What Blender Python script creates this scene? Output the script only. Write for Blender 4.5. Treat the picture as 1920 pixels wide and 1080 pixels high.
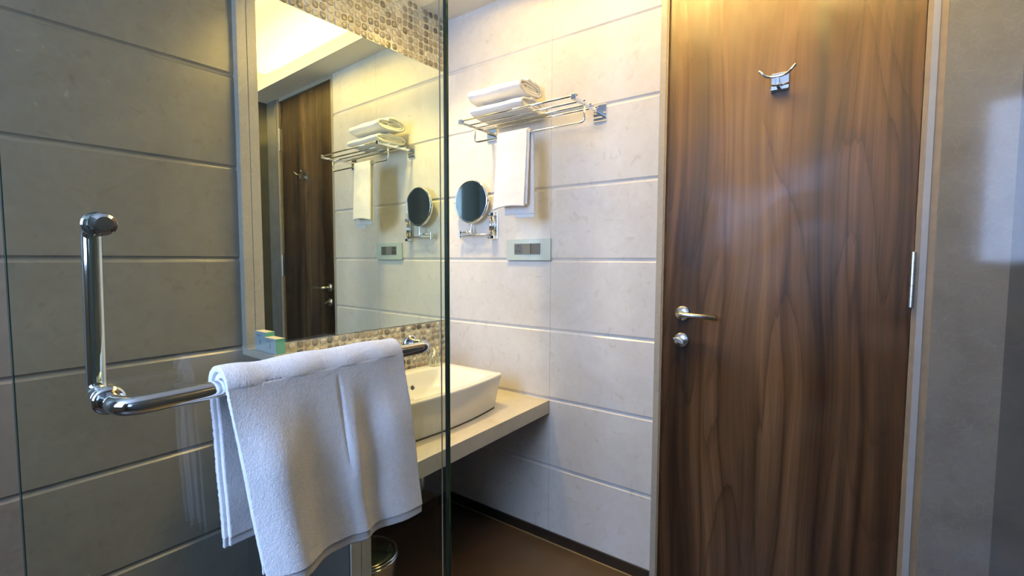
import bpy, bmesh, math, random
import numpy as np
from mathutils import Vector, Matrix, noise as mnoise

for o in list(bpy.data.objects): bpy.data.objects.remove(o, do_unlink=True)
SC = bpy.context.scene
COL = SC.collection
rnd = random.Random(7)
PI = math.pi

# ------------------------------------------------------------------ camera
EYE = 1.24
yaw, pitch, roll = math.radians(36.0472), math.radians(3.577), math.radians(0.1657)
Fv = Vector((-math.sin(yaw)*math.cos(pitch), math.cos(yaw)*math.cos(pitch), -math.sin(pitch)))
R0 = Vector((math.cos(yaw), math.sin(yaw), 0)); U0 = R0.cross(Fv)
R2 = R0*math.cos(roll)+U0*math.sin(roll); U2 = -R0*math.sin(roll)+U0*math.cos(roll)
cd = bpy.data.cameras.new('camera'); cam = bpy.data.objects.new('camera', cd); COL.objects.link(cam)
m = Matrix.Identity(4)
for i in range(3):
    m[i][0] = R2[i]; m[i][1] = U2[i]; m[i][2] = -Fv[i]
m[0][3], m[1][3], m[2][3] = 1.6426, -1.7105, EYE
cam.matrix_world = m
cd.sensor_width = 36; cd.lens = 878.98*36/1920; cd.clip_start = 0.02
SC.camera = cam

# ------------------------------------------------------------------ world, exposure, lights
w = bpy.data.worlds.new('sky'); SC.world = w; w.use_nodes = True
bg = w.node_tree.nodes['Background']; bg.inputs[0].default_value = (0.35, 0.55, 1.0, 1); bg.inputs[1].default_value = 1.0
SC.view_settings.view_transform = 'Standard'; SC.view_settings.look = 'None'
SC.view_settings.exposure = 0.15; SC.view_settings.gamma = 1.0
SC.view_settings.use_curve_mapping = False
try:
    SC.cycles.max_bounces = 12; SC.cycles.diffuse_bounces = 5; SC.cycles.glossy_bounces = 6
    SC.cycles.transparent_max_bounces = 16; SC.cycles.sample_clamp_indirect = 4
except Exception: pass

def area(name, loc, direction, sx, sy, power, color, spread=180):
    l = bpy.data.lights.new(name, 'AREA'); l.shape = 'RECTANGLE'; l.size = sx; l.size_y = sy
    l.energy = power; l.color = color; l.spread = math.radians(spread)
    o = bpy.data.objects.new(name, l); COL.objects.link(o); o.location = loc
    o.rotation_euler = Vector(direction).to_track_quat('-Z', 'Y').to_euler()
    return o
WX0, WX1, WZ0, WZ1 = 0.50, 1.56, 1.20, 2.42      # window opening in the wall behind the camera
BACKY = -3.10
area('window_daylight', ((WX0+WX1)/2, BACKY-0.16, (WZ0+WZ1)/2), (0.06, 1, -0.15), WX1-WX0, WZ1-WZ0, 86, (0.43, 0.60, 1.0), 175)
area('cove_lamp_door_side', (1.08, -0.085, 2.425), (0, -0.15, 1), 1.5, 0.05, 2650, (1.0, 0.69, 0.215))
area('cove_lamp_room_side', (1.08, -0.735, 2.425), (0, 0.15, 1), 1.5, 0.05, 2650, (1.0, 0.69, 0.215))

dl = bpy.data.lights.new('vanity_downlight_lamp', 'SPOT'); dl.energy = 72; dl.color = (1.0, 0.71, 0.25); dl.spot_size = math.radians(112); dl.spot_blend = .9; dl.shadow_soft_size = .07
dlo = bpy.data.objects.new('vanity_downlight_lamp', dl); COL.objects.link(dlo); dlo.location = (.24, -.40, 2.36)

# ------------------------------------------------------------------ material helpers
def new_mat(name):
    mt = bpy.data.materials.new(name); mt.use_nodes = True
    nt = mt.node_tree; b = nt.nodes['Principled BSDF']
    return mt, nt, b
def N(nt, typ, **kw):
    n = nt.nodes.new(typ)
    for k, v in kw.items():
        if k.startswith('i_'): n.inputs[k[2:].replace('_', ' ')].default_value = v
        elif isinstance(k, str): setattr(n, k, v)
    return n
def L(nt, a, b): nt.links.new(a, b)
def ramp(nt, stops, inter='LINEAR'):
    r = nt.nodes.new('ShaderNodeValToRGB'); r.color_ramp.interpolation = inter
    el = r.color_ramp.elements
    while len(el) < len(stops): el.new(0.5)
    for e, (p, c) in zip(el, stops): e.position = p; e.color = (c[0], c[1], c[2], 1)
    return r
def coords(nt, scale=(1, 1, 1), kind='Object'):
    tc = nt.nodes.new('ShaderNodeTexCoord'); mp = nt.nodes.new('ShaderNodeMapping')
    L(nt, tc.outputs[kind], mp.inputs[0]); mp.inputs['Scale'].default_value = scale
    return mp.outputs[0]
def noise_tex(nt, vec, scale, detail=4, rough=.5, dist=0):
    n = nt.nodes.new('ShaderNodeTexNoise'); L(nt, vec, n.inputs['Vector'])
    n.inputs['Scale'].default_value = scale; n.inputs['Detail'].default_value = detail
    n.inputs['Roughness'].default_value = rough; n.inputs['Distortion'].default_value = dist
    return n.outputs['Fac']
def bump(nt, b, h, strength=.2, dist=.002):
    n = nt.nodes.new('ShaderNodeBump'); n.inputs['Strength'].default_value = strength
    n.inputs['Distance'].default_value = dist; L(nt, h, n.inputs['Height']); L(nt, n.outputs[0], b.inputs['Normal'])
    return n
def math_n(nt, op, a, b=None, c=None):
    n = nt.nodes.new('ShaderNodeMath'); n.operation = op
    for i, v in enumerate((a, b, c)):
        if v is None: continue
        if isinstance(v, (int, float)): n.inputs[i].default_value = v
        else: L(nt, v, n.inputs[i])
    return n.outputs[0]
def mixc(nt, fac, a, b, mode='MIX'):
    n = nt.nodes.new('ShaderNodeMix'); n.data_type = 'RGBA'; n.blend_type = mode
    if isinstance(fac, (int, float)): n.inputs[0].default_value = fac
    else: L(nt, fac, n.inputs[0])
    for i, v in ((6, a), (7, b)):
        if isinstance(v, tuple): n.inputs[i].default_value = (v[0], v[1], v[2], 1)
        else: L(nt, v, n.inputs[i])
    return n.outputs[2]
def plain(name, col, rough=.5, metal=0., spec=.5, coat=0., var=.04, scale=30):
    mt, nt, b = new_mat(name)
    v = noise_tex(nt, coords(nt), scale, 3)
    r = ramp(nt, [(.3, tuple(c*(1-var) for c in col)), (.7, tuple(min(1, c*(1+var)) for c in col))])
    L(nt, v, r.inputs[0]); L(nt, r.outputs[0], b.inputs['Base Color'])
    b.inputs['Roughness'].default_value = rough; b.inputs['Metallic'].default_value = metal
    b.inputs['Specular IOR Level'].default_value = spec; b.inputs['Coat Weight'].default_value = coat
    return mt

def tile_material(name, c0, c1, rough=.16, joint_x=None):
    mt, nt, b = new_mat(name)
    v = coords(nt)
    a = noise_tex(nt, v, 3.2, 6, .62, .6); f = noise_tex(nt, v, 22, 5, .6, 1.0)
    s = math_n(nt, 'ADD', math_n(nt, 'MULTIPLY', a, .7), math_n(nt, 'MULTIPLY', f, .3))
    r = ramp(nt, [(.36, c0), (.62, c1)]); L(nt, s, r.inputs[0]); colr = r.outputs[0]
    # faint darker specks
    sp = noise_tex(nt, v, 14, 3, .5, 2.2)
    rs = ramp(nt, [(.60, (1, 1, 1)), (.72, (.90, .88, .85))]); L(nt, sp, rs.inputs[0])
    colr = mixc(nt, 1.0, colr, rs.outputs[0], 'MULTIPLY')
    if joint_x is not None:
        sx = nt.nodes.new('ShaderNodeSeparateXYZ'); L(nt, v, sx.inputs[0])
        d = math_n(nt, 'ABSOLUTE', math_n(nt, 'SUBTRACT', sx.outputs[0], joint_x))
        k = math_n(nt, 'LESS_THAN', d, .0009)
        colr = mixc(nt, k, colr, tuple(c*.62 for c in c0))
    L(nt, colr, b.inputs['Base Color'])
    rr = nt.nodes.new('ShaderNodeMapRange'); L(nt, f, rr.inputs[0])
    rr.inputs[3].default_value = rough*.75; rr.inputs[4].default_value = rough*1.45
    L(nt, rr.outputs[0], b.inputs['Roughness'])
    bump(nt, b, noise_tex(nt, v, 6, 4), .06, .01)
    return mt
def marble_material(name, base, vein, blob, rough=.2, vs=26, vstr=.6):
    mt, nt, b = new_mat(name)
    v = coords(nt)
    wv = nt.nodes.new('ShaderNodeVectorMath'); wv.operation = 'ADD'
    nn = nt.nodes.new('ShaderNodeTexNoise'); L(nt, v, nn.inputs['Vector']); nn.inputs['Scale'].default_value = 9; nn.inputs['Detail'].default_value = 4
    sc = nt.nodes.new('ShaderNodeVectorMath'); sc.operation = 'SCALE'; sc.inputs['Scale'].default_value = .14
    L(nt, nn.outputs['Color'], sc.inputs[0]); L(nt, v, wv.inputs[0]); L(nt, sc.outputs[0], wv.inputs[1])
    vo = nt.nodes.new('ShaderNodeTexVoronoi'); vo.feature = 'DISTANCE_TO_EDGE'; vo.inputs['Scale'].default_value = vs
    L(nt, wv.outputs[0], vo.inputs['Vector'])
    rv = ramp(nt, [(0, (1, 1, 1)), (.05, (0, 0, 0))]); L(nt, vo.outputs['Distance'], rv.inputs[0])
    n2 = noise_tex(nt, v, 7, 5, .6); rb = ramp(nt, [(.42, base), (.66, blob)]); L(nt, n2, rb.inputs[0])
    n3 = noise_tex(nt, v, 16, 3); gate = math_n(nt, 'MULTIPLY', math_n(nt, 'MULTIPLY', rv.outputs[0], n3), vstr)
    c = mixc(nt, gate, rb.outputs[0], vein)
    L(nt, c, b.inputs['Base Color']); b.inputs['Roughness'].default_value = rough
    return mt

M = {}
M['tile'] = tile_material('beige_wall_tile', (.63, .60, .545), (.72, .695, .645), .17, joint_x=.6)
M['shaded_tile'] = tile_material('shaded_wall_tile', (.155, .145, .123), (.19, .178, .153), .22)  # same wall tile, darkened so the shower's dimness sits in the colour
M['partition_shade'] = tile_material('shaded_partition_tile', (.070, .067, .06), (.09, .086, .077), .3)  # darker again: shade on the partition's shower face put into the colour
M['counter'] = tile_material('beige_counter_stone', (.50, .46, .38), (.60, .56, .47), .28)
M['stone_trim'] = marble_material('beige_stone_trim', (.36, .33, .27), (.46, .43, .36), (.33, .30, .25), .22)
M['slab'] = marble_material('grey_beige_marble', (.15, .15, .145), (.215, .215, .21), (.12, .12, .117), .06, 30, .42)
M['dark_wall'] = marble_material('dark_olive_marble', (.052, .056, .047), (.075, .08, .068), (.044, .047, .04), .12, 18, .3)
M['dark_wall'].node_tree.nodes['Principled BSDF'].inputs['Coat Weight'].default_value = .7
M['pale_trim'] = plain('pale_frame_paint', (.27, .27, .27), .4)
M['tan_trim'] = plain('tan_frame_edge', (.19, .145, .09), .5, var=.1)
M['paint'] = plain('ceiling_paint', (.74, .72, .68), .75, var=.015, scale=8)
M['floor'] = plain('dark_brown_floor_tile', (.040, .030, .024), .34, var=.18, scale=9)
M['skirting'] = plain('black_skirting', (.016, .015, .014), .3)
M['grout'] = plain('cream_grout', (.76, .70, .55), .7)
M['pebble_rim'] = plain('pebble_rim', (.27, .22, .15), .6)  # joint shadow and grime around the pebbles, both put into this dark colour
M['caulk'] = plain('tan_floor_sealant', (.20, .16, .10), .6)
M['chrome'] = plain('polished_chrome', (.86, .87, .88), .06, 1.0, var=.01)
M['satin'] = plain('satin_steel', (.62, .62, .60), .28, 1.0, var=.02)
M['mirror'] = plain('mirror_silvering', (.84, .88, .78), .012, 1.0, var=.003, scale=2)
M['mirror_edge'] = plain('mirror_dark_edge', (.02, .03, .025), .3)
M['small_mirror'] = plain('round_mirror_silvering', (.80, .86, .88), .02, 1.0, var=.003, scale=2)
M['ceramic'] = plain('white_glazed_ceramic', (.82, .80, .74), .07, var=.008, coat=.3)
M['black'] = plain('black_plastic', (.012, .012, .013), .35)
M['switch_plate'] = plain('pale_glass_switch_plate', (.50, .58, .53), .12, var=.01)
M['switch_grey'] = plain('grey_switch_rocker', (.17, .175, .165), .35)
M['switch_dark'] = plain('dark_switch_rocker', (.10, .105, .10), .35)
M['teal'] = plain('teal_card', (.06, .27, .21), .45)
M['card'] = plain('pale_blue_card', (.29, .37, .38), .4)
M['card_top'] = plain('cream_card', (.70, .64, .46), .5)
M['ink'] = plain('grey_ink', (.13, .17, .17), .5)
M['edge_green'] = plain('glass_edge_green', (.010, .035, .026), .12)
M['seal'] = plain('seal_plastic', (.30, .32, .27), .25)
M['bin_lid'] = plain('dark_green_bin_lid', (.015, .035, .028), .18)
M['bin_mark'] = plain('bin_lid_marking', (.10, .13, .08), .4)

def glass_material(name, tint, refl=1.0, ior=1.5, rough=0.0):
    mt = bpy.data.materials.new(name); mt.use_nodes = True; nt = mt.node_tree
    for n in list(nt.nodes): nt.nodes.remove(n)
    out = nt.nodes.new('ShaderNodeOutputMaterial'); mx = nt.nodes.new('ShaderNodeMixShader')
    tr = nt.nodes.new('ShaderNodeBsdfTransparent'); tr.inputs[0].default_value = (*tint, 1)
    gl = nt.nodes.new('ShaderNodeBsdfGlossy'); gl.inputs['Roughness'].default_value = rough; gl.inputs[0].default_value = (1, 1, 1, 1)
    ge = nt.nodes.new('ShaderNodeNewGeometry'); dp = nt.nodes.new('ShaderNodeVectorMath'); dp.operation = 'DOT_PRODUCT'
    L(nt, ge.outputs['Incoming'], dp.inputs[0]); L(nt, ge.outputs['Normal'], dp.inputs[1])
    f0 = ((ior-1)/(ior+1))**2
    pw = math_n(nt, 'POWER', math_n(nt, 'SUBTRACT', 1.0, math_n(nt, 'ABSOLUTE', dp.outputs['Value'])), 5.0)
    f = math_n(nt, 'MULTIPLY', math_n(nt, 'MULTIPLY_ADD', pw, 1-f0, f0), refl)
    # faint water marks
    nv = noise_tex(nt, coords(nt), 5, 4); f = math_n(nt, 'MULTIPLY', f, math_n(nt, 'ADD', math_n(nt, 'MULTIPLY', nv, .1), .95))
    L(nt, f, mx.inputs[0]); L(nt, tr.outputs[0], mx.inputs[1]); L(nt, gl.outputs[0], mx.inputs[2]); L(nt, mx.outputs[0], out.inputs[0])
    return mt
M['glass'] = glass_material('shower_glass', (.925, .955, .915))
M['clear'] = glass_material('clear_tumbler_glass', (.95, .96, .94), 1.5)
M['window_glass'] = glass_material('window_glass', (.97, .98, .98))

def wood_material():
    mt, nt, b = new_mat('walnut_veneer')
    tc = nt.nodes.new('ShaderNodeTexCoord')
    def mp(scale, vec=None, loc=(0, 0, 0)):
        p = nt.nodes.new('ShaderNodeMapping'); L(nt, vec or tc.outputs['Object'], p.inputs[0])
        p.inputs['Scale'].default_value = scale; p.inputs['Location'].default_value = loc; return p.outputs[0]
    # large warp of the x coordinate so the grain wanders
    wz = noise_tex(nt, mp((1.6, 0, .45)), 1.6, 1, .4)
    wz2 = noise_tex(nt, mp((4, 0, 1.1), loc=(3, 0, 1)), 1.3, 1, .4)
    sx = nt.nodes.new('ShaderNodeSeparateXYZ'); L(nt, tc.outputs['Object'], sx.inputs[0])
    xx = math_n(nt, 'ADD', sx.outputs[0], math_n(nt, 'MULTIPLY', math_n(nt, 'SUBTRACT', wz, .5), .16))
    xx = math_n(nt, 'ADD', xx, math_n(nt, 'MULTIPLY', math_n(nt, 'SUBTRACT', wz2, .5), .04))
    cb = nt.nodes.new('ShaderNodeCombineXYZ'); L(nt, xx, cb.inputs[0]); L(nt, sx.outputs[2], cb.inputs[2]); wv = cb.outputs[0]
    # broad tone bands
    broad = noise_tex(nt, mp((9, 0, .30), wv), 1.0, 2, .5)
    mid = noise_tex(nt, mp((34, 0, .55), wv, (2, 0, 7)), 1.0, 3, .6)
    tone = math_n(nt, 'ADD', math_n(nt, 'MULTIPLY', broad, .58), math_n(nt, 'MULTIPLY', mid, .42))
    r1 = ramp(nt, [(.36, (.009, .0062, .005)), (.46, (.025, .0165, .012)), (.54, (.047, .031, .0205)), (.64, (.088, .058, .036))]); L(nt, tone, r1.inputs[0])
    # growth rings: sharp-edged contour lines of a slow field, giving arches and long parallel lines
    field = noise_tex(nt, mp((3.6, 0, .50), wv, (5, 0, 2)), 1.0, 1.0, .4, .25)
    fr = math_n(nt, 'FRACT', math_n(nt, 'MULTIPLY_ADD', field, 19, math_n(nt, 'MULTIPLY', mid, .6)))
    rr = ramp(nt, [(.0, (.34, .29, .27)), (.05, (.60, .54, .50)), (.22, (.92, .90, .88)), (.7, (1.12, 1.1, 1.06)), (.97, (1.0, .98, .96)), (1.0, (.34, .29, .27))])
    L(nt, fr, rr.inputs[0])
    gate = noise_tex(nt, mp((5, 0, .8), wv, (1, 0, 3)), 1.0, 1, .5)
    rg = ramp(nt, [(.38, (.45, .45, .45)), (.58, (.95, .95, .95))]); L(nt, gate, rg.inputs[0])
    c = mixc(nt, rg.outputs[0], r1.outputs[0], rr.outputs[0], 'MULTIPLY')
    # long dark veins
    vn = noise_tex(nt, mp((7.5, 0, .24), wv, (9, 0, 4)), 1.0, 2.0, .55)
    vd = math_n(nt, 'ABSOLUTE', math_n(nt, 'SUBTRACT', vn, .5))
    rv = ramp(nt, [(0, (.26, .22, .21)), (.008, (.45, .40, .38)), (.022, (.80, .77, .76)), (.07, (1, 1, 1))]); L(nt, vd, rv.inputs[0])
    c = mixc(nt, .95, c, rv.outputs[0], 'MULTIPLY')
    # fine pores
    fn = noise_tex(nt, mp((150, 0, 3.2), wv), 1.6, 3, .6)
    rf = ramp(nt, [(.35, (.74, .72, .70)), (.6, (1.06, 1.06, 1.06))]); L(nt, fn, rf.inputs[0])
    c = mixc(nt, .75, c, rf.outputs[0], 'MULTIPLY')
    L(nt, c, b.inputs['Base Color'])
    # satin lacquer with hand-wiped smears
    sm = noise_tex(nt, mp((2.4, 0, 3.0)), 1.7, 3, .5, .8)
    mr = nt.nodes.new('ShaderNodeMapRange'); L(nt, sm, mr.inputs[0]); mr.inputs[1].default_value = .35; mr.inputs[2].default_value = .7
    mr.inputs[3].default_value = .30; mr.inputs[4].default_value = .48; b.inputs['Specular IOR Level'].default_value = .20
    L(nt, mr.outputs[0], b.inputs['Roughness'])
    bump(nt, b, fn, .04, .001)
    return mt
M['wood'] = wood_material()

def towel_material(name, col, scale=900):
    mt, nt, b = new_mat(name)
    v = coords(nt)
    f1 = noise_tex(nt, v, scale, 2, .6); f2 = noise_tex(nt, v, scale*.28, 3, .6)
    s = math_n(nt, 'ADD', math_n(nt, 'MULTIPLY', f1, .6), math_n(nt, 'MULTIPLY', f2, .4))
    r = ramp(nt, [(.35, tuple(c*.90 for c in col)), (.6, col)]); L(nt, s, r.inputs[0])
    L(nt, r.outputs[0], b.inputs['Base Color']); b.inputs['Roughness'].default_value = .95
    b.inputs['Specular IOR Level'].default_value = .1
    b.inputs['Sheen Weight'].default_value = .35; b.inputs['Sheen Roughness'].default_value = .6
    bump(nt, b, s, .6, .0020)
    return mt
M['towel'] = towel_material('white_terry', (.78, .775, .77), 700)
M['bath_terry'] = towel_material('white_bath_terry', (.93, .93, .94), 430)
M['hem'] = towel_material('woven_white_hem', (.86, .86, .87), 2200)

# ------------------------------------------------------------------ mesh helpers
def mesh_obj(name, verts, faces, mat, parent=None, smooth=False, mats=None, fmat=None, bevel=0, seg=2, solid=0):
    me = bpy.data.meshes.new(name); me.from_pydata([tuple(v) for v in verts], [], faces); me.update()
    bmm = bmesh.new(); bmm.from_mesh(me); bmesh.ops.recalc_face_normals(bmm, faces=bmm.faces); bmm.to_mesh(me); bmm.free()
    for q in (mats or [mat]): me.materials.append(q)
    if fmat:
        for p, i in zip(me.polygons, fmat): p.material_index = i
    if smooth:
        for p in me.polygons: p.use_smooth = True
    o = bpy.data.objects.new(name, me); COL.objects.link(o)
    if parent: o.parent = parent; o.matrix_parent_inverse = Matrix.Translation(parent.location).inverted() if False else Matrix.Identity(4)
    if solid:
        s = o.modifiers.new('thickness', 'SOLIDIFY'); s.thickness = solid; s.offset = 0
    if bevel:
        b = o.modifiers.new('bevel', 'BEVEL'); b.width = bevel; b.segments = seg; b.limit_method = 'ANGLE'; b.angle_limit = math.radians(40)
    return o
class MB:
    """collects shapes for ONE mesh; all coordinates in world space"""
    def __init__(s): s.v = []; s.f = []
    def add(s, v, f):
        n = len(s.v); s.v += [tuple(p) for p in v]; s.f += [tuple(i+n for i in q) for q in f]; return s
    def box(s, x0, x1, y0, y1, z0, z1, fr=None):
        v = [(x, y, z) for z in (z0, z1) for y in (y0, y1) for x in (x0, x1)]
        if fr: v = [fr(*p) for p in v]
        return s.add(v, [(0, 2, 3, 1), (4, 5, 7, 6), (0, 1, 5, 4), (2, 6, 7, 3), (0, 4, 6, 2), (1, 3, 7, 5)])
    def lathe(s, prof, org, axis=(0, 0, 1), n=32, cap=True):
        a = Vector(axis).normalized(); t = Vector((1, 0, 0)) if abs(a.x) < .9 else Vector((0, 1, 0))
        u = a.cross(t).normalized(); w_ = a.cross(u); o = Vector(org); v = []; f = []
        for r, h in prof:
            for k in range(n):
                c = 2*PI*k/n; v.append(o+a*h+u*(r*math.cos(c))+w_*(r*math.sin(c)))
        for i in range(len(prof)-1):
            for k in range(n):
                k2 = (k+1) % n; f.append((i*n+k, i*n+k2, (i+1)*n+k2, (i+1)*n+k))
        if cap: f.append(tuple(range(n))[::-1]); f.append(tuple((len(prof)-1)*n+k for k in range(n)))
        return s.add(v, f)
    def tube(s, pts, r, n=16, cap=True):
        pts = [Vector(p) for p in pts]; v = []; f = []; up = None
        for i, p in enumerate(pts):
            d = ((pts[min(i+1, len(pts)-1)]-p).normalized()+(p-pts[max(i-1, 0)]).normalized()).normalized()
            if up is None:
                up = d.cross(Vector((0, 0, 1)) if abs(d.z) < .9 else Vector((1, 0, 0))).normalized()
            up = (up-d*up.dot(d)).normalized(); sd = d.cross(up)
            rr = r[i] if isinstance(r, (list, tuple)) else r
            for k in range(n):
                c = 2*PI*k/n; v.append(p+up*(rr*math.cos(c))+sd*(rr*math.sin(c)))
        for i in range(len(pts)-1):
            for k in range(n):
                k2 = (k+1) % n; f.append((i*n+k, i*n+k2, (i+1)*n+k2, (i+1)*n+k))
        if cap: f.append(tuple(range(n))[::-1]); f.append(tuple((len(pts)-1)*n+k for k in range(n)))
        return s.add(v, f)
    def build(s, name, mat, parent=None, **kw):
        vs = s.v
        if parent is not None:
            pl = parent
            off = Vector((0, 0, 0))
            while pl is not None: off += pl.location; pl = pl.parent
            vs = [tuple(Vector(p)-off) for p in vs]
        return mesh_obj(name, vs, s.f, mat, parent, **kw)
def tag(o, label=None, cat=None, group=None, kind=None):
    if label: o['label'] = label
    if cat: o['category'] = cat
    if group: o['group'] = group
    if kind: o['kind'] = kind
    return o
def thing(name, loc, label, cat, group=None):
    o = bpy.data.objects.new(name, None); COL.objects.link(o); o.location = loc; o.empty_display_size = .05
    return tag(o, label, cat, group)
def struct(o): o['kind'] = 'structure'; return o
def arc(c, r, a0, a1, n, ax1, ax2):
    c = Vector(c); ax1 = Vector(ax1); ax2 = Vector(ax2)
    return [c+ax1*(r*math.cos(a0+(a1-a0)*i/n))+ax2*(r*math.sin(a0+(a1-a0)*i/n)) for i in range(n+1)]
def fillet(pts, r, n=6):
    pts = [Vector(p) for p in pts]; out = [pts[0]]
    for i in range(1, len(pts)-1):
        a, b, c = pts[i-1], pts[i], pts[i+1]
        d1 = (a-b).normalized(); d2 = (c-b).normalized(); rr = min(r, (a-b).length*.49, (c-b).length*.49)
        p1 = b+d1*rr; p2 = b+d2*rr
        for k in range(n+1):
            t = k/n; out.append(p1*(1-t)**2+b*2*t*(1-t)+p2*t*t)
    out.append(pts[-1]); return out

TH = math.radians(-1.5448); TM = math.tan(math.radians(1.5448))
def Mf(x, y, z):            # frame of the vanity wall: x out of the wall, y along it
    return (x*math.cos(TH)-y*math.sin(TH), x*math.sin(TH)+y*math.cos(TH), z)

# ------------------------------------------------------------------ room shell
SOF, TOP = 2.388, 2.60
G0 = EYE-.004
grooves = [G0+.3*k for k in range(-5, 5)]
def grooved_wall(name, mat, f, s0, s1, z0, z1, zs, depth=.1, gw=.0095, gd=.0055):
    prof = [(0, z0)]
    for z in zs:
        if z0+.02 < z < z1-.02: prof += [(0, z-gw), (gd*.8, z-gw*.45), (gd, z-gw*.1), (gd, z+gw*.1), (gd*.8, z+gw*.45), (0, z+gw)]
    prof += [(0, z1)]
    n = len(prof); v = []
    for s in (s0, s1):
        v += [f(-d, s, z) for d, z in prof]; v += [f(-depth, s, z1), f(-depth, s, z0)]
    k = n+2; fc = [(i, (i+1) % k, k+(i+1) % k, k+i) for i in range(k)] + [tuple(range(k)), tuple(range(k, 2*k))[::-1]]
    return struct(mesh_obj(name, v, fc, mat))
# tiled wall carrying the rack and door
DX0, DX1, DTOP = 1.076, 1.774, 2.365
grooved_wall('wall_back', M['tile'], lambda d, s, z: (s, -d, z), -.12, 1.054, 0, TOP, grooves)
o = MB(); o.box(1.054, DX0, -.002, .1, 0, TOP); struct(o.build('trim_1', M['stone_trim'], bevel=.0015))
o = MB(); o.box(DX0-.001, DX0+.006, .0, .05, 0, DTOP); struct(o.build('trim_2', M['tan_trim']))
o = MB(); o.box(DX0+.0, DX1+.008, .0, .1, DTOP, TOP); struct(o.build('trim_3', M['stone_trim']))
# right side frame strips and marble slab
o = MB(); o.box(DX1+.004, 1.7885, .0, .1, 0, DTOP); struct(o.build('trim_4', M['tan_trim']))
o = MB(); o.box(1.7885, 1.804, -.004, .1, 0, TOP); struct(o.build('trim_5', M['pale_trim'], bevel=.001))
o = MB(); o.box(1.804, 1.8195, -.001, .1, 0, TOP); struct(o.build('trim_6', M['tan_trim']))
o = MB(); o.box(1.8195, 1.975, -.006, .1, 0, TOP); struct(o.build('wall_back_slab', M['slab'], bevel=.0015)); bpy.data.objects['wall_back_slab'].name = 'trim_7'
o = MB(); o.box(1.963, 2.06, BACKY-.12, -.006, 0, TOP); struct(o.build('wall_right', M['dark_wall']))
# wall with window behind the camera
o = MB()
for b in ((-.2, WX0, 0, TOP), (WX1, 2.06, 0, TOP), (WX0, WX1, 0, WZ0), (WX0, WX1, WZ1, TOP)):
    o.box(b[0], b[1], BACKY-.12, BACKY, b[2], b[3])
struct(o.build('wall_front', M['shaded_tile']))
wf = MB(); t = .03
for b in ((WX0, WX0+t, WZ0, WZ1), (WX1-t, WX1, WZ0, WZ1), (WX0+t, WX1-t, WZ0, WZ0+t), (WX0+t, WX1-t, WZ1-t, WZ1)):
    wf.box(b[0], b[1], BACKY-.07, BACKY-.03, b[2], b[3])
wfo = struct(wf.build('window_1', M['satin']))
g = MB(); g.box(WX0+t, WX1-t, BACKY-.053, BACKY-.047, WZ0+t, WZ1-t); g.build('pane', M['window_glass'], wfo)
# left wall: shower part with grooves, vanity part plain behind mirror and mosaic
PY0, PYM, PY1 = -.973, -.942, -.911
grooved_wall('wall_left', M['shaded_tile'], lambda d, s, z: Mf(d, s, z), -2.80, PY0, 0, TOP, grooves)
o = MB(); o.box(-.1, -.006, PY0, .0, 0, TOP, Mf); struct(o.build('wall_left_vanity', M['shaded_tile'])); bpy.data.objects['wall_left_vanity'].name = 'wall_left_behind_vanity'
# floor, skirting
o = MB(); o.box(-.2, 2.06, BACKY-.12, .1, -.08, 0); struct(o.build('floor', M['floor']))
o = MB(); o.box(.0, 1.054, -.008, .0, .0, .046); struct(o.build('baseboard_back', M['skirting']))
o = MB(); o.box(-.006, .008, PY1-.02, -.0, .0, .046, Mf); struct(o.build('baseboard_left', M['skirting']))
o = MB(); o.box(.0, 1.054, -.013, -.008, .0, .003); struct(o.build('trim_8', M['caulk']))
# ceiling: lowered soffit with a narrow lit tray along the door wall
TY = -.82; TX0, TX1 = .30, 1.90
o = MB()
o.box(-.2, 2.06, BACKY-.12, .1, TOP, TOP+.08)
o.box(-.2, TX0, -.82, .0, SOF, SOF+.02); o.box(TX0, TX0+.014, TY+.16, -.16, SOF, SOF+.072)
o.box(TX0, 2.0, -.16, .0, SOF, SOF+.012); o.box(TX0, 2.0, -.16, -.146, SOF+.012, SOF+.072)
o.box(TX0, 2.0, TY, TY+.16, SOF, SOF+.012); o.box(TX0, 2.0, TY+.146, TY+.16, SOF+.012, SOF+.072)
o.box(-.2, 2.0, BACKY-.05, TY, SOF, SOF+.02); o.box(-.2, 2.0, TY-.02, TY, SOF+.02, TOP)
o.box(TX0-.16, TX0-.14, TY, .0, SOF+.02, TOP)
struct(o.build('ceiling', M['paint']))

# stone pilaster and low partition between shower and vanity, each of two slabs with a dark joint
LEDGE = .935
for nm, y0, y1, k in (('trim_9', PY0, PYM-.0007, 0), ('trim_10', PYM+.0007, PY1, 1)):
    o = MB(); o.box(-.006, .030, y0, y1, LEDGE, TOP, Mf); struct(o.build(nm, M['stone_trim'], bevel=.001))
for nm, y0, y1 in (('wall_partition', PY0, PYM-.0007), ('wall_partition_inner', PYM+.0007, PY1)):
    o = MB(); o.box(-.006, .618, y0, y1, 0, LEDGE, Mf); struct(o.build(nm, M['stone_trim'], bevel=.001))
o = MB(); o.box(-.004, .612, PY0-.0045, PY0-.0003, 0, LEDGE-.022, Mf); struct(o.build('wall_partition_shade', M['partition_shade']))  # added thin dark sheet over the stone, painting in shade on this face
o = MB(); o.box(-.006, .612, PYM-.0007, PYM+.0007, 0, LEDGE-.001, Mf); o.box(-.006, .025, PYM-.0007, PYM+.0007, LEDGE, TOP, Mf)
struct(o.build('trim_11', M['black']))

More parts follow.
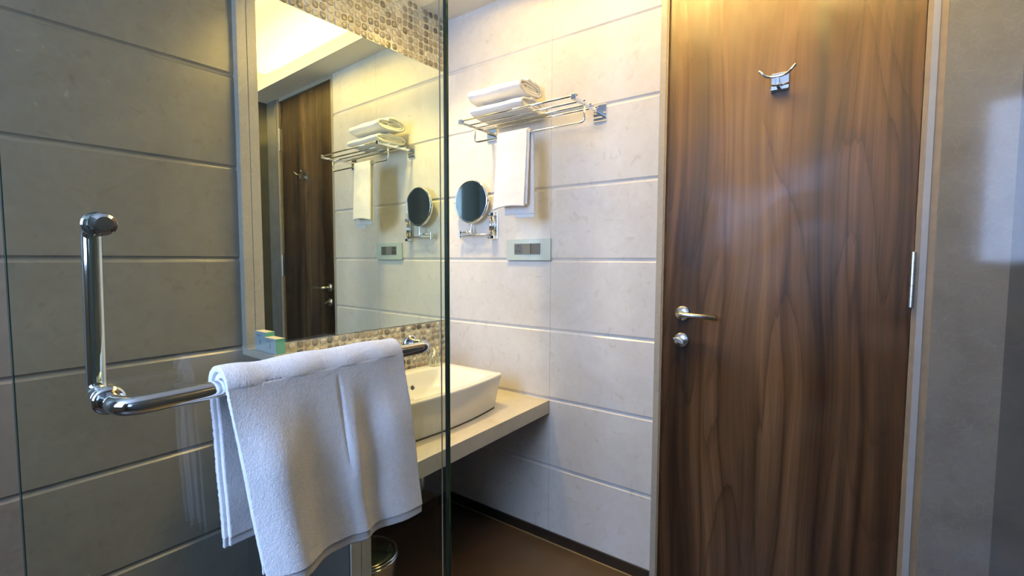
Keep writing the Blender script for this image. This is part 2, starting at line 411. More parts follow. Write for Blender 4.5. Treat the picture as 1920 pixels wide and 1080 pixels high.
# ------------------------------------------------------------------ mosaic bands
def mosaic(name, y0, y1, z0, z1, seed):
    R = random.Random(seed); pitch = .0305
    g = MB(); g.box(-.006, .004, y0, y1, z0, z1, Mf)
    v = list(g.v); f = list(g.f); nf = len(f)
    mats = [M['grout']]; fm = [0]*nf
    cols = [(.70, .63, .49), (.56, .49, .37), (.40, .33, .25), (.32, .27, .22), (.18, .155, .135), (.12, .11, .105), (.47, .36, .25), (.23, .21, .20)]
    wts = [4.5, 4, 3.4, 3, 3.4, 2.6, 2.4, 2.6]
    for i, c in enumerate(cols):
        k = '%s_pebble_%d' % (name, i)
        mt, nt, b = new_mat('river_pebble')
        vv = coords(nt); n_ = noise_tex(nt, vv, 60, 4, .6, .8)
        r = ramp(nt, [(.32, tuple(x*.72 for x in c)), (.62, tuple(x*1.15 for x in c))]); L(nt, n_, r.inputs[0])
        L(nt, r.outputs[0], b.inputs['Base Color']); b.inputs['Roughness'].default_value = .32
        mats.append(mt)
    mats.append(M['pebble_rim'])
    ny = int(round((y1-y0)/pitch)); nz = max(1, int(round((z1-z0)/pitch)))
    py = (y1-y0)/ny; pz = (z1-z0)/nz; K = 14
    for i in range(ny):
        for j in range(nz):
            cy_ = y0+(i+.5)*py+R.uniform(-.0016, .0016); cz = z0+(j+.5)*pz+R.uniform(-.0014, .0014)+.0022*math.sin(i*1.7)
            hy = py*.5*R.uniform(.74, .88); hz = pz*.5*R.uniform(.74, .88); rot = R.uniform(-.28, .28); ex = R.uniform(2.8, 4.6)
            sk = R.uniform(-.15, .15); mi = R.choices(range(len(cols)), wts)[0]+1
            base = len(v)
            for lev, (sc, h) in enumerate(((1.0, .0035), (.955, .0060), (.74, .0078))):
                for k in range(K):
                    a = 2*PI*k/K; c, s_ = math.cos(a), math.sin(a)
                    rr = (abs(c)**ex+abs(s_)**ex)**(-1/ex)
                    yy = c*rr*hy*sc; zz = s_*rr*hz*sc+sk*yy
                    y2 = yy*math.cos(rot)-zz*math.sin(rot); z2 = yy*math.sin(rot)+zz*math.cos(rot)
                    zq = min(max(cz+z2, z0+.0002), z1-.0002); yq = min(max(cy_+y2, y0), y1)
                    v.append(Mf(h, yq, zq))
            v.append(Mf(.0083, cy_, cz))
            for lev in (0, 1):
                for k in range(K):
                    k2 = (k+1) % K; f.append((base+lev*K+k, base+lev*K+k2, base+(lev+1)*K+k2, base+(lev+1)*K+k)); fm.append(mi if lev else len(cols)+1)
            for k in range(K):
                f.append((base+2*K+k, base+2*K+(k+1) % K, base+3*K)); fm.append(mi)
    o = mesh_obj(name, v, f, None, mats=mats, fmat=fm, smooth=False)
    for i, p in enumerate(o.data.polygons): p.use_smooth = i >= 6
    return struct(o)
CT = .629
MZ0, MZ1 = LEDGE-.001, 2.138
mosaic('trim_12', PY1, -.001, CT, MZ0, 3)
mosaic('trim_13', PY1, -.001, MZ1, SOF, 5)

# ------------------------------------------------------------------ wall mirror
t = thing('wall_mirror', Mf(0, -.455, MZ0), 'large frameless mirror on the left wall between two pebble mosaic bands', 'mirror')
o = MB(); o.box(-.0055, .0070, PY1+.001, -.002, MZ0+.001, MZ1-.001, Mf)
ob = o.build('backing', M['mirror_edge'], t)
o = MB(); o.box(.0071, .0085, PY1+.0025, -.0032, MZ0+.0025, MZ1-.0025, Mf); o.build('mirror_glass', M['mirror'], t)

# ------------------------------------------------------------------ vanity counter
t = MB(); t.add([Mf(-.004, -.002, z) if k == 0 else p for z in (CT-.057, CT) for k, p in enumerate((0, (.600, -.0005, z), (.608, -.914, z), Mf(-.004, -.909, z)))],
                [(3, 2, 1, 0), (4, 5, 6, 7), (0, 1, 5, 4), (1, 2, 6, 5), (2, 3, 7, 6), (3, 0, 4, 7)])
tag(t.build('vanity_counter', M['counter'], bevel=.0015), 'thick beige stone countertop slab spanning from the partition to the tiled wall', 'countertop')

# ------------------------------------------------------------------ vessel sink
def sink_ring(x0, x1, y0, y1, bow, rad, n=16):
    """rounded rectangle x0..x1 (corner values), y0..y1, front and back bowed outwards"""
    cx, cy, hx, hy = (x0+x1)/2, (y0+y1)/2, (x1-x0)/2, (y1-y0)/2; pts = []
    segs = [((hx-rad, hy-rad), 0), ((-(hx-rad), hy-rad), PI/2), ((-(hx-rad), -(hy-rad)), PI), ((hx-rad, -(hy-rad)), 1.5*PI)]
    for i, ((ax, ay), a0) in enumerate(segs):
        for k in range(n+1):
            a = a0+PI/2*k/n; pts.append((ax+rad*math.cos(a), ay+rad*math.sin(a)))
        nx, ny = segs[(i+1) % 4][0]; a1 = a0+PI/2
        p1 = pts[-1]; p2 = (nx+rad*math.cos(a1), ny+rad*math.sin(a1))
        for k in range(1, 24): q = k/24; pts.append((p1[0]*(1-q)+p2[0]*q, p1[1]*(1-q)+p2[1]*q))
    return [(cx+x+bow*(1-(y/hy)**2)*(x/hx), cy+y) for x, y in pts]
SB = thing('vessel_sink', (.31, -.47, CT), 'white rectangular bowed vessel sink on the beige countertop', 'sink')
RZ = .768
Y0, Y1 = -.760, -.180
rings = [(sink_ring(.165, .470, Y0+.034, Y1-.034, .028, .02), CT+.003),
         (sink_ring(.163, .474, Y0+.030, Y1-.030, .028, .022), CT+.010),
         (sink_ring(.148, .4815, Y0+.010, Y1-.012, .026, .022), RZ-.045),
         (sink_ring(.141, .4845, Y0+.002, Y1-.003, .025, .02), RZ-.014),
         (sink_ring(.140, .4850, Y0, Y1, .025, .018), RZ-.006),
         (sink_ring(.142, .4835, Y0+.002, Y1-.002, .025, .016), RZ-.0015),
         (sink_ring(.146, .4800, Y0+.006, Y1-.006, .025, .014), RZ),
         (sink_ring(.202, .4640, Y0+.060, Y1-.060, .021, .03), RZ-.001),
         (sink_ring(.206, .4610, Y0+.064, Y1-.064, .021, .032), RZ-.005),
         (sink_ring(.212, .4530, Y0+.080, Y1-.080, .018, .04), RZ-.040),
         (sink_ring(.222, .4300, Y0+.120, Y1-.120, .012, .06), RZ-.080),
         (sink_ring(.250, .3900, Y0+.180, Y1-.180, .004, .06), RZ-.103),
         (sink_ring(.300, .3400, Y0+.268, Y1-.268, 0, .018), RZ-.110)]
v = []; f = []
for r, z in rings: v += [(x, y, z) for x, y in r]
n = len(rings[0][0])
for i in range(len(rings)-1):
    for k in range(n): f.append((i*n+k, i*n+(k+1) % n, (i+1)*n+(k+1) % n, (i+1)*n+k))
f.append(tuple(range(n))[::-1]); f.append(tuple((len(rings)-1)*n+k for k in range(n)))
o = MB(); o.add(v, f); bo = o.build('basin', M['ceramic'], SB, smooth=True)
o = MB(); o.lathe([(.0, -.004), (.008, -.004), (.0085, .001), (.0125, .0018), (.014, .001), (.0145, -.003)], (.2355, -.452, .724), (1, 0, .22), 28, cap=False); o.build('overflow_ring', M['chrome'], SB, smooth=True)
o = MB(); o.lathe([(.0, .0), (.0085, .0)], (.2362, -.452, .7242), (1, 0, .22), 20, cap=False); tag(o.build('overflow_hole', M['black'], SB))
o = MB(); o.lathe([(.028, 0), (.028, .003), (.02, .005), (.0, .006)], (.32, -.47, RZ-.111), n=24, cap=False); o.build('drain', M['chrome'], SB, smooth=True)
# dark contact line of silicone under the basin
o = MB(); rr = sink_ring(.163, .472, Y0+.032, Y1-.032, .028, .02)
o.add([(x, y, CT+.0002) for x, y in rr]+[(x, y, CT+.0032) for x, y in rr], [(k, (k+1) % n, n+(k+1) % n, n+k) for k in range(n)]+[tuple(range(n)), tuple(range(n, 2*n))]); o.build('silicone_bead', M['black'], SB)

# mixer tap on the back deck of the sink
t = thing('mixer_tap', (.165, -.545, RZ), 'chrome mixer tap standing on the back edge of the sink behind the bath towel', 'tap')
o = MB(); o.lathe([(.026, 0), (.026, .006), (.021, .012), (.021, .095), (.019, .102), (.0, .103)], (.165, -.545, RZ), n=28, cap=False)
o.build('tap_body', M['chrome'], t, smooth=True)
o = MB(); o.tube(fillet([(.165, -.545, RZ+.07), (.215, -.545, RZ+.085), (.250, -.545, RZ+.075), (.252, -.545, RZ+.055)], .02), [.013]*99, 16); o.build('spout', M['chrome'], t, smooth=True)
o = MB(); o.lathe([(.019, .103), (.021, .108), (.021, .125), (.012, .133), (0, .134)], (.165, -.545, RZ), n=24, cap=False); o.box(.140, .225, -.554, -.536, RZ+.126, RZ+.134)
o.build('tap_lever', M['chrome'], t, bevel=.002)
# drinking glass on the sink corner
t = thing('drinking_glass', (.165, -.262, RZ), 'small clear drinking glass on the back corner of the sink rim', 'glass')
o = MB(); o.lathe([(.0, .0), (.024, 0), (.026, .002), (.031, .078), (.0295, .078), (.0245, .008), (0, .007)], (.165, -.262, RZ+.0005), n=32, cap=False); o.build('tumbler', M['clear'], t, smooth=True)
# bottle trap below the counter
t = thing('bottle_trap', (.245, -.45, .30), 'dark chrome bottle trap hanging below the countertop under the sink', 'drain pipe')
o = MB(); o.lathe([(.0, 0), (.018, .001), (.029, .008), (.033, .022), (.033, .13), (.027, .14), (.017, .145), (.017, .272)], (.250, -.45, .300), n=28, cap=False); o.build('trap_cup', M['satin'], t, smooth=True)
o = MB(); o.tube([(.250, -.45, .41), (.003, -.45, .41)], .016, 16); o.lathe([(.036, 0), (.034, .006), (.018, .012)], (-.002, -.45, .41), (1, 0, 0), 24); o.build('outlet_pipe', M['satin'], t, smooth=True)

# ------------------------------------------------------------------ amenity boxes on the ledge
def amenity(x0, x1, y0, y1, h, label):
    t = thing('amenity_box', ((x0+x1)/2, (y0+y1)/2, LEDGE), label, 'box', 'small toiletry boxes on the ledge')
    o = MB(); o.box(x0, x1, y0, y1, LEDGE+.0002, LEDGE+h)
    o.build('carton', None, t, mats=[M['card'], M['card_top'], M['teal']], fmat=[0, 1, 0, 0, 2, 2], bevel=.0004)
    p = MB(); s = (x1-x0)/.07; w_ = x1-x0
    cx = x0+w_*.5; z = LEDGE+h*.42; e = .0005
    p.tube(fillet([(cx-.004, y0-e, z-.006), (cx+.003, y0-e, z-.001), (cx-.003, y0-e, z+.004), (cx+.004, y0-e, z+.009)], .004), .0011, 6)
    p.box(x0+w_*.18, x0+w_*.6, y0-e, y0, LEDGE+h*.80, LEDGE+h*.83); p.box(x0+w_*.18, x0+w_*.5, y0-e, y0, LEDGE+h*.74, LEDGE+h*.765)
    p.build('printed_mark', M['ink'], t)
amenity(.034, .106, -.960, -.930, .063, 'taller pale toiletry box with teal side, on the ledge next to the stone pilaster')
amenity(.108, .180, -.965, -.934, .049, 'shorter pale toiletry box with teal side, in front of the taller box')

# ------------------------------------------------------------------ pedal bin
t = thing('pedal_bin', (.40, -.808, 0), 'small steel waste bin with dark green lid on the floor under the counter', 'bin')
o = MB(); o.lathe([(.088, 0), (.094, .004), (.096, .255), (.098, .262), (.098, .274), (.095, .277)], (.40, -.800, .0005), n=48, cap=True); o.build('bin_body', M['chrome'], t, smooth=True, bevel=.001)
o = MB(); o.lathe([(.0965, .278), (.0975, .282), (.093, .287), (.087, .287), (.086, .284)], (.40, -.800, .0005), n=48, cap=False); o.build('rim_ring', M['chrome'], t, smooth=True)
o = MB(); o.lathe([(.088, .278), (.086, .285), (.060, .291), (0, .293)], (.40, -.800, .0005), n=48, cap=False)
lid = o.build('lid', M['bin_lid'], t, smooth=True)
o = MB()
for (a, b, c, d) in ((.395, .40, -.775, -.738), (.415, .42, -.775, -.738), (.395, .42, -.760, -.755), (.435, .44, -.800, -.757), (.435, .46, -.762, -.757), (.435, .455, -.780, -.775), (.437, .462, -.800, -.795), (.41, .415, -.82, -.785)):
    o.box(a, b, c, d, .2885, .2915)
tag(o.build('lid_marking', M['bin_mark'], lid), 'pale angular strokes on the lid')

# ------------------------------------------------------------------ door
d = MB(); d.box(DX0+.007, DX1+.003, .012, .052, .006, DTOP-.003)
door = struct(d.build('door_1', M['wood'], bevel=.0008)); DF = .012
def lathe_y(prof, x, z, mat, name, par, n=36):
    o = MB(); o.lathe(prof, (x, DF, z), (0, -1, 0), n, cap=False); return o.build(name, mat, par, smooth=True)
hd = lathe_y([(.026, 0), (.026, .006), (.0245, .0085), (0, .009)], 1.152, 1.046, M['satin'], 'door_handle', door)
o = MB(); o.tube(fillet([(1.152, DF-.008, 1.046), (1.152, DF-.050, 1.046), (1.276, DF-.050, 1.043)], .012), .0092, 20)
o.build('lever', M['satin'], hd, smooth=True)
lk = lathe_y([(.026, 0), (.026, .006), (.0245, .0085), (0, .009)], 1.150, .949, M['satin'], 'thumbturn_lock', door)
o = MB()
vv = []; ff = []; K = 24
for (h, s) in ((.008, .45), (.016, .5), (.022, 1.0), (.034, 1.0), (.036, .92)):
    for k in range(K):
        a = 2*PI*k/K; x_, z_ = math.cos(a)*.0205*s if s > .6 else math.cos(a)*.009, math.sin(a)*.0075*(s if s > .6 else 1.1)
        ca, sa = math.cos(-.42), math.sin(-.42)
        vv.append((1.148+x_*ca-z_*sa, DF-h, .950+x_*sa+z_*ca))
for i in range(4):
    for k in range(K): ff.append((i*K+k, i*K+(k+1) % K, (i+1)*K+(k+1) % K, (i+1)*K+k))
ff.append(tuple(range(4*K, 5*K))); o.add(vv, ff); o.build('turn_knob', M['satin'], lk, smooth=False, bevel=.0006)
for z0 in (1.108, 2.02, .12):
    o = MB(); x, y = DX1+.0015, -.0045
    for k in range(5): o.lathe([(0, k*.031), (.0062, k*.031), (.0062, k*.031+.0298), (0, k*.031+.0298)], (x, y, z0), n=16, cap=False)
    o.box(x-.0008, x+.0012, y, .012, z0, z0+.152)
    o.build('hinge', M['satin'], door)
# coat hook on the door
t = thing('coat_hook', (1.431, DF, 1.795), 'square chrome double coat hook on the walnut door', 'hook')
o = MB(); o.box(1.408, 1.458, DF-.006, DF, 1.768, 1.826); o.build('back_plate', M['chrome'], t, bevel=.001)
o = MB(); o.box(1.426, 1.4365, DF-.048, DF-.006, 1.776, 1.797); o.build('stem', M['chrome'], t, bevel=.001)
o = MB(); o.tube(fillet([(1.380, -.050, 1.824), (1.402, -.038, 1.8035), (1.431, -.036, 1.801), (1.456, -.038, 1.8035), (1.480, -.050, 1.824)], .014), .0042, 12)
o.build('hook_arm', M['chrome'], t, smooth=True)
o = MB(); o.box(1.409, 1.457, DF-.016, DF-.006, 1.772, 1.7765); o.build('lower_lip', M['chrome'], t)

# ------------------------------------------------------------------ switch plate
t = thing('switch_plate', (.4885, 0, 1.28), 'pale glass switch plate with three-pin socket and dark rockers on the tiled wall', 'light switch')
o = MB(); o.box(.373, .604, -.010, 0, 1.233, 1.326); o.build('cover_plate', M['switch_plate'], t, bevel=.001)
o = MB(); o.box(.418, .4605, -.0115, -.0095, 1.259, 1.306); so = o.build('socket', M['switch_dark'], t, bevel=.0005)
o = MB()
for x, z in ((.439, 1.295), (.431, 1.274), (.447, 1.274)): o.lathe([(0, .0), (.0036, 0), (.0036, .0012), (0, .0012)], (x, -.0112, z), (0, -1, 0), 14, cap=False)
o.build('socket_holes', M['black'], so)
o = MB(); o.add([(.4615, -.0105, 1.259), (.5055, -.016, 1.259), (.5055, -.016, 1.306), (.4615, -.0105, 1.306), (.4615, -.0095, 1.259), (.5055, -.0095, 1.259), (.5055, -.0095, 1.306), (.4615, -.0095, 1.306)],
                [(0, 1, 2, 3), (7, 6, 5, 4), (0, 4, 5, 1), (1, 5, 6, 2), (2, 6, 7, 3), (3, 7, 4, 0)]); o.build('rocker_switch', M['switch_grey'], t)
o = MB(); o.box(.5065, .554, -.0125, -.0095, 1.259, 1.306); tag(o.build('rocker_switch', M['switch_dark'], t, bevel=.0005), 'darker grey rocker')

# ------------------------------------------------------------------ towel rack
RKZ = 1.808
t = thing('towel_rack', (.55, 0, RKZ), 'chrome wall rack of four rails with a hanging bar, above the round mirror', 'towel rack')
for xc in (.285, .822):
    o = MB(); o.box(xc-.027, xc+.027, -.007, 0, RKZ-.036, RKZ+.030); o.build('wall_plate', M['chrome'], t, bevel=.0012)
    o = MB(); o.box(xc-.0065, xc+.0065, -.212, -.006, RKZ-.007, RKZ+.004); o.build('side_arm', M['chrome'], t, bevel=.001)
    o = MB(); o.box(xc-.009, xc+.009, -.220, -.203, RKZ-.006, RKZ+.013); o.build('end_cap', M['chrome'], t, bevel=.001)
for yy in (-.210, -.145, -.096, -.047):
    o = MB(); o.tube([(.276, yy, RKZ+.0085), (.831, yy, RKZ+.0085)], .0039, 14); o.build('rail', M['chrome'], t, smooth=True)
HBZ = RKZ-.068
o = MB(); o.tube(fillet([(.302, -.142, RKZ), (.302, -.142, HBZ), (.826, -.142, HBZ), (.826, -.142, RKZ)], .018), .0042, 14)
o.build('hanging_bar', M['chrome'], t, smooth=True)

# ------------------------------------------------------------------ shaving mirror
t = thing('shaving_mirror', (.33, 0, 1.36), 'round chrome magnifying mirror on a folding arm, near the corner below the rack', 'mirror')
o = MB(); o.box(.285, .318, -.006, 0, 1.330, 1.452); o.build('wall_bracket', M['chrome'], t, bevel=.001)
for k, xx in enumerate((.289, .306)):
    o = MB(); o.tube([(xx, -.020, 1.345), (xx, -.020, 1.440)], .0062, 16); o.build('upright_tube', M['chrome'], t, smooth=True)
for z in (1.338, 1.442):
    o = MB(); o.box(.281, .316, -.030, -.006, z-.007, z+.007); o.lathe([(0, 0), (.0045, 0), (.0045, .006), (0, .006)], (.290, -.030, z), (0, -1, 0), 10, cap=False); o.build('clamp', M['chrome'], t, bevel=.001)
E = Vector((.108, -.030, 1.357)); Pv = Vector((.189, -.036, 1.372))
o = MB(); o.tube([(.300, -.028, 1.352), (E.x, E.y, 1.349)], .0036, 12); o.build('lower_arm', M['satin'], t, smooth=True)
o = MB(); o.lathe([(0, 0), (.0062, 0), (.0062, .034), (0, .034)], (E.x, E.y, 1.338), n=16, cap=False); o.build('elbow_joint', M['chrome'], t, smooth=False)
o = MB(); o.tube([(E.x, E.y, 1.364), (Pv.x, Pv.y, 1.366)], .0036, 12); o.build('upper_arm', M['chrome'], t, smooth=True)
o = MB(); o.lathe([(0, 0), (.0062, 0), (.0062, .024), (.003, .028), (.003, .044), (0, .044)], (Pv.x, Pv.y, 1.358), n=16, cap=False); o.build('swivel_joint', M['chrome'], t, smooth=False)
DC = Vector((.190, -.038, 1.5045)); DR = .0985; dn = Vector((.0, -1, .0)).normalized()
o = MB(); o.lathe([(DR-.006, .007), (DR-.002, .009), (DR+.001, .006), (DR+.002, 0), (DR+.001, -.006), (DR-.002, -.009), (DR-.006, -.007)], DC, dn, 64, cap=False); fr = o.build('mirror_frame', M['chrome'], t, smooth=True)
o = MB(); o.lathe([(DR-.004, 0), (DR-.004, .006)], DC, dn, 64, cap=True); o.build('mirror_disc', M['small_mirror'], t)
for sg in (-1, 1):
    o = MB(); o.lathe([(0, DR), (.004, DR), (.005, DR+.006), (0, DR+.008)], DC, (sg, 0, 0), 12, cap=False); o.build('pivot_knob', M['chrome'], t)

# ------------------------------------------------------------------ towels
def strip_mesh(fn, nu, nv, fuzz=.0, seed=0):
    """fn(u, v) -> point; u across, v along the drape"""
    P = np.array([[fn(i/nu, j/nv) for i in range(nu+1)] for j in range(nv+1)], float)
    if fuzz:
        R = np.random.RandomState(seed)
        P += R.normal(0, fuzz, P.shape)
    v = P.reshape(-1, 3).tolist(); k = nu+1
    f = [(j*k+i, j*k+i+1, (j+1)*k+i+1, (j+1)*k+i) for j in range(nv) for i in range(nu)]
    return v, f
def smooth01(x): x = min(1, max(0, x)); return x*x*(3-2*x)

BARX, BARZ = .948, 1.061
# bath towel over the shower door bar
def drape_path(s, r, lb, lf, xc, zc, flare_f=0., flare_b=0.):
    """s in metres from the back hem, over the bar, to the front hem; returns x, z, nx, nz, phase (-1 back, 0 top, 1 front), drop"""
    if s < lb:
        dr = lb-s; return xc-r-flare_b*(dr/lb)**1.5, zc-dr, -1., 0., -1, dr
    s -= lb
    phi = math.atan2(flare_f, lf); al = (PI-phi)*r
    if s < al:
        a = PI-s/r; return xc+r*math.cos(a), zc+r*math.sin(a), math.cos(a), math.sin(a), 0, 0
    dr = s-al; return xc+r*math.cos(phi)+math.sin(phi)*dr, zc+r*math.sin(phi)-math.cos(phi)*dr, 1., 0., 1, dr
# slope of the front folds across the towel (left to right), integrated to a relief
def fold_relief():
    n = 200; prof = {}
    key = [(0, .55), (.09, .50), (.15, .15), (.20, -.42), (.29, -.50), (.35, -.15), (.42, .05), (.50, .16), (.555, .50), (.59, .1), (.615, -.62), (.66, -.30), (.70, .05), (.74, .42), (.82, .30), (.90, .06), (1.0, -.05)]
    xs = np.linspace(0, 1, n+1); sl = np.interp(xs, [k[0] for k in key], [k[1] for k in key])
    kern = np.hanning(9); kern /= kern.sum(); sl = np.convolve(np.pad(sl, 4, 'edge'), kern, 'valid')
    h = np.cumsum(sl)/n; h -= np.linspace(h[0], h[-1], n+1)
    return xs, h-h.min()
FX, FH = fold_relief()
TWL0, TWL1, TWR0, TWR1 = -1.437, -1.412, -1.138, -1.134
def bath_towel(r, lb, lf, relief=1.0, inset=0., skew=1.0, waves=0.):
    tot = lb+PI*r+lf
    def fn(u, v):
        s = v*tot; x, z, nx, nz, ph, dr = drape_path(s, r, lb, lf, BARX, BARZ, .030, -.002)
        k = min(1., dr/.29)
        if ph == -1:
            yl = -1.437+.012*k; yr = -1.143+.02*k
        else:
            yl = TWL0+(TWL1-TWL0)*k*skew; yr = TWR0+(TWR1-TWR0)*k*skew
        yl += inset; yr -= inset
        y = yl+(yr-yl)*u
        if ph >= 0:
            g = smooth01(dr/.13)*(.75+.35*k) if ph == 1 else 0
            ub = u+.02*math.sin(v*9)*(1-u)*u*4
            off = relief*.30*np.interp(ub, FX, FH)*g
            # central crease pinch
            off -= .0035*math.exp(-((u-.545+.02*k)/.012)**2)*smooth01(dr/.05)*(1-smooth01((dr-.13)/.05))*relief
            # shallow dimples
            off += .004*math.exp(-((u-.56)/.09)**2-((dr-.16)/.045)**2)*relief
            x += off*1.0
            if ph == 0:
                x += nx*.001*math.sin(u*23); z += nz*.0012*math.sin(u*17+1)
        else:
            x = min(x, x)+.0
        if ph == 1: z += .020*(1-u)**1.3*k**2
        # lumpy cloth
        nv_ = mnoise.noise(Vector((x*18, y*22, z*14)))
        x += nx*.0016*nv_; z += nz*.0016*nv_
        return (x, y, z)
    return fn, tot
bt = thing('bath_towel', (BARX, -1.29, BARZ), 'white terry bath towel draped over the bar of the glass shower door', 'towel')
fn, tot = bath_towel(.0265, .225, .272)
v, f = strip_mesh(fn, 230, 440, .00009, 1)
o = MB(); o.add(v, f); b1 = o.build('outer_layer', M['bath_terry'], bt, smooth=True, solid=.0085)
fn2, tot2 = bath_towel(.0168, .222, .264, .30, .004)
v, f = strip_mesh(fn2, 110, 220, .00009, 2)
o = MB(); o.add(v, f); b2 = o.build('inner_layer', M['bath_terry'], bt, smooth=True, solid=.0072)
def hem(fnx, tot_, v0, v1, name, th, lift=0):
    nv = 10
    v, f = strip_mesh(lambda u, q: fnx(u, v0+(v1-v0)*q), 160, nv, .0001, 3)
    o = MB(); o.add(v, f); return o.build(name, M['hem'], bt, smooth=True, solid=th)
def extend(fnx, tot_, extra):
    def g(u, v):
        if v <= 1 and v >= 0: return fnx(u, v)
        if v > 1:
            p = fnx(u, 1.0); return (p[0], p[1], p[2]-(v-1)*tot_)
        p = fnx(u, 0.0); return (p[0], p[1], p[2]+v*tot_)
    return g
hem(extend(fn, tot, 0), tot, .998, 1+.014/tot, 'hem', .0048)
hem(extend(fn2, tot2, 0), tot2, .998, 1+.012/tot2, 'hem', .0045)
hem(extend(fn, tot, 0), tot, -.014/tot, .002, 'hem', .0048)
hem(extend(fn2, tot2, 0), tot2, -.012/tot2, .002, 'hem', .0045)

# hand towel on the rack's hanging bar
ht = thing('hand_towel', (.515, -.142, HBZ), 'white hand towel hanging folded over the lower bar of the wall rack', 'towel')
def hand(r, lb, lf, x0a, x0b, x1a, x1b, curve=.0):
    tot = lb+PI*r+lf
    def fn(u, v):
        s = v*tot
        yo, z, ny, nz, ph, dr = drape_path(s, r, lb, lf, 0, HBZ, .012, .0)
        k = min(1, dr/.3)
        xl = x0a+(x0b-x0a)*k; xr = x1a+(x1b-x1a)*k
        if ph == -1: xl = x0a+.018; xr = x1a+.008+.006*k
        x = xl+(xr-xl)*u
        y = -.142-yo
        if ph == 1:
            y -= curve*smooth01(dr/.2)*math.sin(u*PI*.95)*k
            z += .012*k*smooth01((dr-lf+.05)/.05)*math.sin(u*PI)*.6-.006*k*(1-u)
            y += .0016*math.sin(u*7+dr*9)
        y += .0012*mnoise.noise(Vector((x*25, z*20, ph*3)))
        return (x, y, z)
    return fn, tot
fh, th_ = hand(.0145, .312, .293, .437, .425, .583, .579, .010)
v, f = strip_mesh(fh, 80, 200, .0002, 5); o = MB(); o.add(v, f); o.build('outer_layer', M['towel'], ht, smooth=True, solid=.0075)
fh2, th2 = hand(.0080, .320, .285, .441, .432, .590, .588, .0)
v, f = strip_mesh(fh2, 60, 160, .0002, 6); o = MB(); o.add(v, f); o.build('inner_layer', M['towel'], ht, smooth=True, solid=.006)
fe = extend(fh2, th2, 0)
v, f = strip_mesh(lambda u, q: fe(.38+u*.62, -.014/th2+(.014/th2+.002)*q), 60, 8, 0, 7); o = MB(); o.add(v, f); o.build('hem', M['hem'], ht, smooth=True, solid=.004)

# folded bath towels on the rack shelf
def folded_towel(z0, h, y0, y1, x0, x1, seed, label):
    R = random.Random(seed)
    t = thing('folded_towel', ((x0+x1)/2, (y0+y1)/2, z0), label, 'towel', 'folded towels stacked on the wall rack')
    cy, cz = (y0+y1)/2, z0+h/2; th = .0125
    A, B = (y1-y0)/2-th/2, h/2-th/2; th2 = th
    turns = 2.6; n = 240; path = []
    for i in range(n+1):
        q = i/n; a = PI*.55-turns*2*PI*q       # start on the outside, spiral inwards
        k = 1-q*.93
        aa = max(.010, A-(1-k)*B*1.35); bb = max(.003, B*k)
        c, s_ = math.cos(a), math.sin(a); e = 2.0/2.25
        path.append((cy+aa*math.copysign(abs(c)**e, c), cz+bb*math.copysign(abs(s_)**e, s_)))
    def fn(u, v):
        j = min(n-1, int(v*n)); q = v*n-j; p = path[j]; p2 = path[j+1]
        y = p[0]+(p2[0]-p[0])*q; z = p[1]+(p2[1]-p[1])*q
        bulge = 1-((2*u-1)**2)*.05
        dep = v  # inner turns step back a little from the ends
        xl = x0+.010*dep+.006*mnoise.noise(Vector((v*7, seed, 0))); xr = x1-.006*dep+.006*mnoise.noise(Vector((v*9, seed, 5)))
        x = xl+(xr-xl)*u
        z = cz+(z-cz)*bulge-.010*(1-u)*smooth01((z-z0)/h)*(1 if z > cz else 0)*0
        k = .0042*mnoise.noise(Vector((x*14, y*16, z*16+seed)))
        endw = abs(2*u-1)**6
        k += endw*.006*mnoise.noise(Vector((v*24, seed*2, u)))
        d = Vector((0, y-cy, (z-cz)*1.6)); d = d.normalized() if d.length > 1e-6 else Vector((0, 0, 1))
        return (x, y+d.y*k, max(z0+th*.55, z+d.z*k))
    v, f = strip_mesh(fn, 90, 260, .00025, seed)
    o = MB(); o.add(v, f); o.build('terry_roll', M['towel'], t, smooth=True, solid=th*.86)
    # soft wadding of inner folds seen at the ends
    return t
SH = RKZ+.0145
folded_towel(SH, .060, -.208, -.010, .318, .585, 11, 'lower folded white bath towel lying on the rack rails')
folded_towel(SH+.0595, .078, -.208, -.022, .306, .572, 12, 'upper rolled white bath towel on top of the stack on the rack')

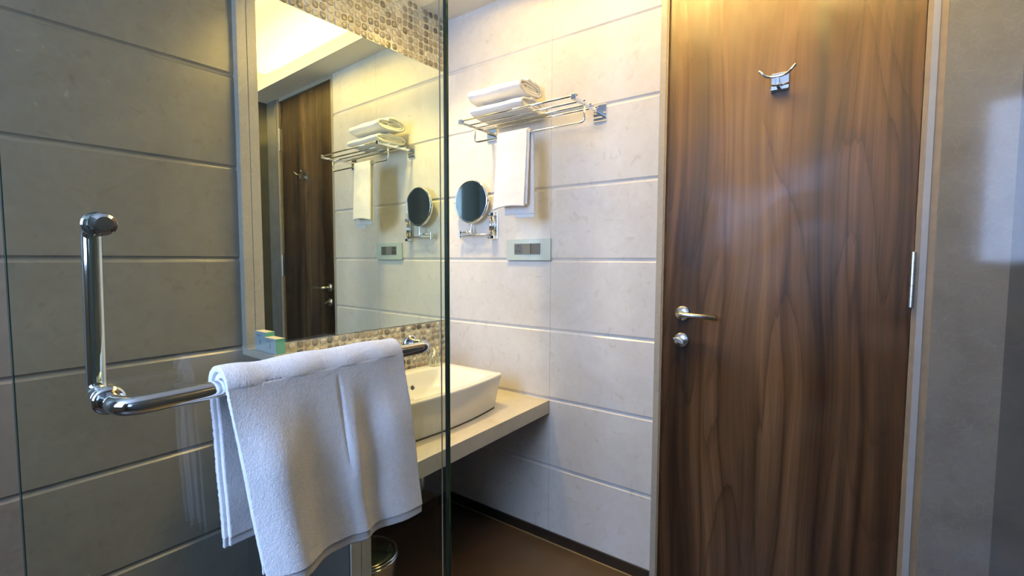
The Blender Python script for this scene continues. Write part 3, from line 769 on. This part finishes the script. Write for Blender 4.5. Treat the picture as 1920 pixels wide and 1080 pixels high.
# ------------------------------------------------------------------ shower door
GX, GY0, GY1, GT = .8926, -1.620, -.924, .010
t = thing('glass_shower_door', (GX, GY0, 0), 'clear frameless glass shower door with chrome bar and green edge in the foreground', 'shower door')
o = MB(); o.box(GX-GT, GX, GY0, GY1-.0062, .004, 2.15); o.build('glass_pane', M['glass'], t)
o = MB(); o.box(GX-GT, GX, GY1-.006, GY1, .004, 2.15); tag(o.build('polished_edge', M['edge_green'], t), 'dark green polished glass edge')
o = MB(); o.box(GX-.0014, GX+.0004, GY1-.0285, GY1-.0262, .004, 2.15); tag(o.build('bevel_line', M['seal'], t), 'thin bright vertical line near the edge')
o = MB(); o.box(GX-GT, GX, GY0-.0012, GY0-.0003, .004, 2.15); o.build('hinge_side_edge', M['edge_green'], t)
BR = .0118; HB0, HB1 = -1.541, -1.046; BZ = 1.0615
o = MB(); pth = fillet([(GX+.004, HB0, BZ), (BARX, HB0, BZ), (BARX, HB1, BZ), (GX+.004, HB1, BZ)], .036, 12)
o.tube(pth, BR, 28); bar = o.build('towel_bar', M['chrome'], t, smooth=True)
for yy in (HB0, HB1):
    o = MB(); o.lathe([(.0, .0), (.0175, 0), (.0178, .004), (.0150, .007), (.0118, .0085)], (GX, yy, BZ), (1, 0, 0), 32, cap=False); o.build('mounting_collar', M['chrome'], bar, smooth=True)
o = MB(); VX = GX-GT-.040
pth = fillet([(GX-GT-.004, HB0+.003, 1.281), (VX, HB0+.003, 1.281), (VX, HB0, BZ), (GX-GT-.004, HB0, BZ)], .032, 12)
o.tube(pth, .0104, 28); hv = o.build('inner_pull_handle', M['chrome'], t, smooth=True)
o = MB(); o.lathe([(.0, .0), (.0138, 0), (.0140, .006), (.0122, .010), (.0085, .0122), (0, .0125)], (GX, HB0+.003, 1.281), (1, 0, 0), 32, cap=False); o.build('bolt_cap', M['chrome'], hv, smooth=False)
for zz in (1.281, BZ):
    o = MB(); o.lathe([(.0, .0), (.0150, 0), (.0152, .004), (.0130, .007), (.0104, .0085)], (GX-GT, HB0, zz), (-1, 0, 0), 32, cap=False); o.build('mounting_collar', M['chrome'], hv, smooth=True)
